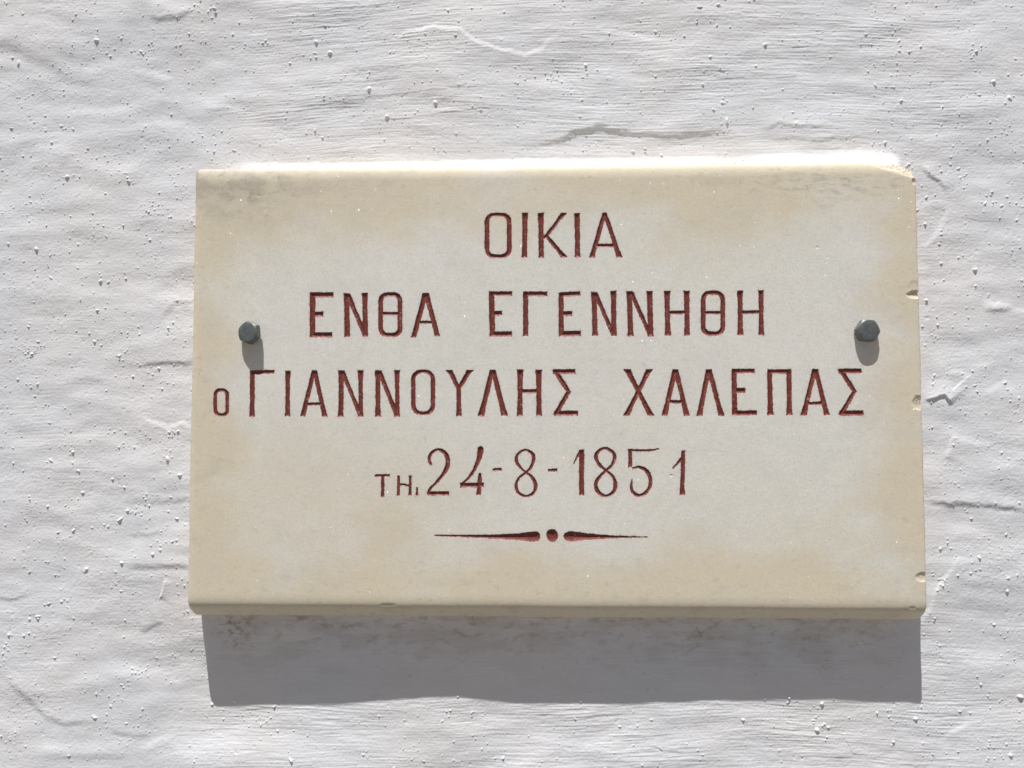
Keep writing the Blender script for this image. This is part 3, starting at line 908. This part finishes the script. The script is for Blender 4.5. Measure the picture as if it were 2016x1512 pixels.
    sc.inputs["Scale"].default_value = 2.4
    nt.links.new(off.outputs[0], sc.inputs[0])
    geo = node(nt, "ShaderNodeNewGeometry")
    ad = node(nt, "ShaderNodeVectorMath", operation='ADD')
    nt.links.new(geo.outputs["Normal"], ad.inputs[0])
    nt.links.new(sc.outputs[0], ad.inputs[1])
    nm_ = node(nt, "ShaderNodeVectorMath", operation='NORMALIZE')
    nt.links.new(ad.outputs[0], nm_.inputs[0])
    gl_ = node(nt, "ShaderNodeBsdfGlossy")
    gl_.inputs["Roughness"].default_value = 0.2
    gl_.inputs["Color"].default_value = (1, 0.98, 0.94, 1)
    nt.links.new(nm_.outputs[0], gl_.inputs["Normal"])
    mx = node(nt, "ShaderNodeMixShader")
    spr = node(nt, "ShaderNodeSeparateColor")
    nt.links.new(vor.outputs["Color"], spr.inputs[0])
    rare = math_node(nt, 'GREATER_THAN', tex_noise(nt, tc, 500.0, 1), 0.56)
    nt.links.new(math_node(nt, 'ADD', math_node(nt, 'MULTIPLY', rare, 0.0042), 0.0002), mx.inputs[0])
    nt.links.new(b.outputs[0], mx.inputs[1])
    nt.links.new(gl_.outputs[0], mx.inputs[2])
    nt.links.new(mx.outputs[0], nt.nodes["Material Output"].inputs["Surface"])
    me.materials.append(m)
    slab = bpy.data.objects.new("slab", me)
    link(slab, root)

    # ---- red paint in the cuts
    pm, nt, b = new_mat("red_paint")
    tc = node(nt, "ShaderNodeTexCoord").outputs["Object"]
    n1 = tex_noise(nt, tc, 260.0, 4, 0.6)
    n2 = tex_noise(nt, tc, 900.0, 3, 0.6)
    c = mix_col(nt, ramp(nt, n1, 0.3, 0.7), (0.180, 0.040, 0.033), (0.235, 0.064, 0.048))
    c = mix_col(nt, math_node(nt, 'MULTIPLY', ramp(nt, n2, 0.5, 0.8), 0.35), c, (0.11, 0.035, 0.03))
    c = mix_col(nt, math_node(nt, 'MULTIPLY', get_attr(nt, "wear"), 0.55), c, (0.52, 0.34, 0.28))
    nt.links.new(c, b.inputs["Base Color"])
    b.inputs["Roughness"].default_value = 0.5
    b.inputs["Specular IOR Level"].default_value = 0.3
    gv = verts / 1000.0
    wr = wear.ravel()
    for gi, (kind, strokes) in enumerate(GLYPHS):
        fq = quads[q_in & (q_own == gi)]
        v, q, a = compact(gv, fq, wr)
        gm = mesh_from(kind, v, q)
        attr(gm, "wear", a)
        gm.materials.append(pm)
        link(bpy.data.objects.new(kind, gm), root)


build_plaque()


# ================================================================== the two bolts
def build_bolt(px, py, spin, tilt, standoff, label):
    head_h, af = 5.2, 12.9
    x, z = on_plane(px, py, T + standoff + head_h)
    x = x - math.sin(tilt[1]) * head_h
    root = bpy.data.objects.new("hex_bolt", None)
    root.empty_display_size = 0.01
    root.location = (float(x) / 1000, -(T - 0.2 + standoff) / 1000, BASE + float(z) / 1000)
    root.rotation_euler = (tilt[0], 0, tilt[1])
    root["label"] = label
    root["category"] = "bolt"
    root["group"] = "bolts holding the plaque"
    link(root)
    # head: hexagonal prism whose outer end is turned to a cone, built as rings (angle x profile)
    na = 96
    ang = np.arange(na) / na * 2 * np.pi
    apo = af / 2
    a6 = (ang + np.pi / 6) % (np.pi / 3) - np.pi / 6
    hexr = apo / np.cos(a6)
    hexr = np.minimum(hexr, apo * 1.135)
    rings = []
    rings.append((np.minimum(hexr, apo * 1.02) * 0.97, 0.3))
    rings.append((hexr * 0.985, 0.45))
    rings.append((hexr, 0.75))
    # height where the 30 degree turning cone meets each flank
    rc = apo * 0.93
    top_of_flank = head_h - np.clip(hexr - rc, 0, None) * 0.9
    rings.append((hexr, top_of_flank - 0.12))
    rings.append((hexr - 0.10, top_of_flank + 0.0))
    rings.append((np.full(na, rc + 0.1), head_h - 0.10))
    rings.append((np.full(na, rc - 0.25), head_h))
    rings.append((np.full(na, rc * 0.6), head_h + 0.03))
    rings.append((np.full(na, rc * 0.2), head_h + 0.02))
    vs = []
    for r, y in rings:
        y = np.full(na, y) if np.isscalar(y) else y
        r = np.minimum(r, 100)
        vs.append(np.stack([r * np.cos(ang + spin), -y, r * np.sin(ang + spin)], 1))
    vs = np.concatenate(vs)
    nrg = len(rings)
    vs[:, 1] += 0.05 * noise(vs[:, 0] / 2.5, vs[:, 2] / 2.5, 201)
    k = np.arange(na)
    k2 = (k + 1) % na
    fq = [np.stack([r * na + k, r * na + k2, (r + 1) * na + k2, (r + 1) * na + k], 1) for r in range(nrg - 1)]
    vs = np.concatenate([vs, [[0, -(head_h + 0.02), 0], [0, -0.3, 0]]])
    cap = np.stack([(nrg - 1) * na + k, (nrg - 1) * na + k2, np.full(na, nrg * na)], 1)
    base = np.stack([k2, k, np.full(na, nrg * na + 1)], 1)
    me = bpy.data.meshes.new("head")
    me.from_pydata((vs / 1000).tolist(), [], np.concatenate(fq).tolist() + cap.tolist() + base.tolist())
    me.update()
    me.polygons.foreach_set("use_smooth", np.ones(len(me.polygons), bool))
    me.set_sharp_from_angle(angle=math.radians(28))
    me.materials.append(ZINC)
    link(bpy.data.objects.new("head", me), root)
    # short shank disappearing into the stone
    ns = 32
    an = np.arange(ns) / ns * 2 * np.pi
    sv = np.concatenate([np.stack([4.0 * np.cos(an), np.full(ns, y), 4.0 * np.sin(an)], 1) for y in (-0.35, 14.0)])
    kk = np.arange(ns)
    kk2 = (kk + 1) % ns
    sm = bpy.data.meshes.new("shank")
    sm.from_pydata((sv / 1000).tolist(), [], np.stack([kk, kk2, ns + kk2, ns + kk], 1).tolist() + [list(range(ns))[::-1], list(range(ns, 2 * ns))])
    sm.update()
    sm.materials.append(ZINC)
    link(bpy.data.objects.new("shank", sm), root)


ZINC, nt, b = new_mat("weathered_zinc")
tc = node(nt, "ShaderNodeTexCoord").outputs["Object"]
n1 = tex_noise(nt, tc, 350.0, 4, 0.6)
n2 = tex_noise(nt, tc, 1100.0, 3, 0.6)
c = mix_col(nt, ramp(nt, n1, 0.3, 0.7), (0.13, 0.145, 0.148), (0.20, 0.215, 0.212))
c = mix_col(nt, math_node(nt, 'MULTIPLY', ramp(nt, n2, 0.5, 0.75), 0.4), c, (0.14, 0.14, 0.135))
nt.links.new(c, b.inputs["Base Color"])
b.inputs["Metallic"].default_value = 0.35
b.inputs["Roughness"].default_value = 0.5
bump = node(nt, "ShaderNodeBump")
bump.inputs["Strength"].default_value = 0.3
bump.inputs["Distance"].default_value = 0.0001
nt.links.new(n2, bump.inputs["Height"])
nt.links.new(bump.outputs[0], b.inputs["Normal"])

build_bolt(485.5, 654.0, 0.12, (math.radians(-1), math.radians(-15)), 1.3, "grey hex bolt near the plaque's left edge, its shadow touching the red lettering")
build_bolt(1711.5, 650.0, 0.45, (math.radians(0), math.radians(2)), 0.1, "grey hex bolt near the plaque's chipped right edge, beside the second line of lettering")
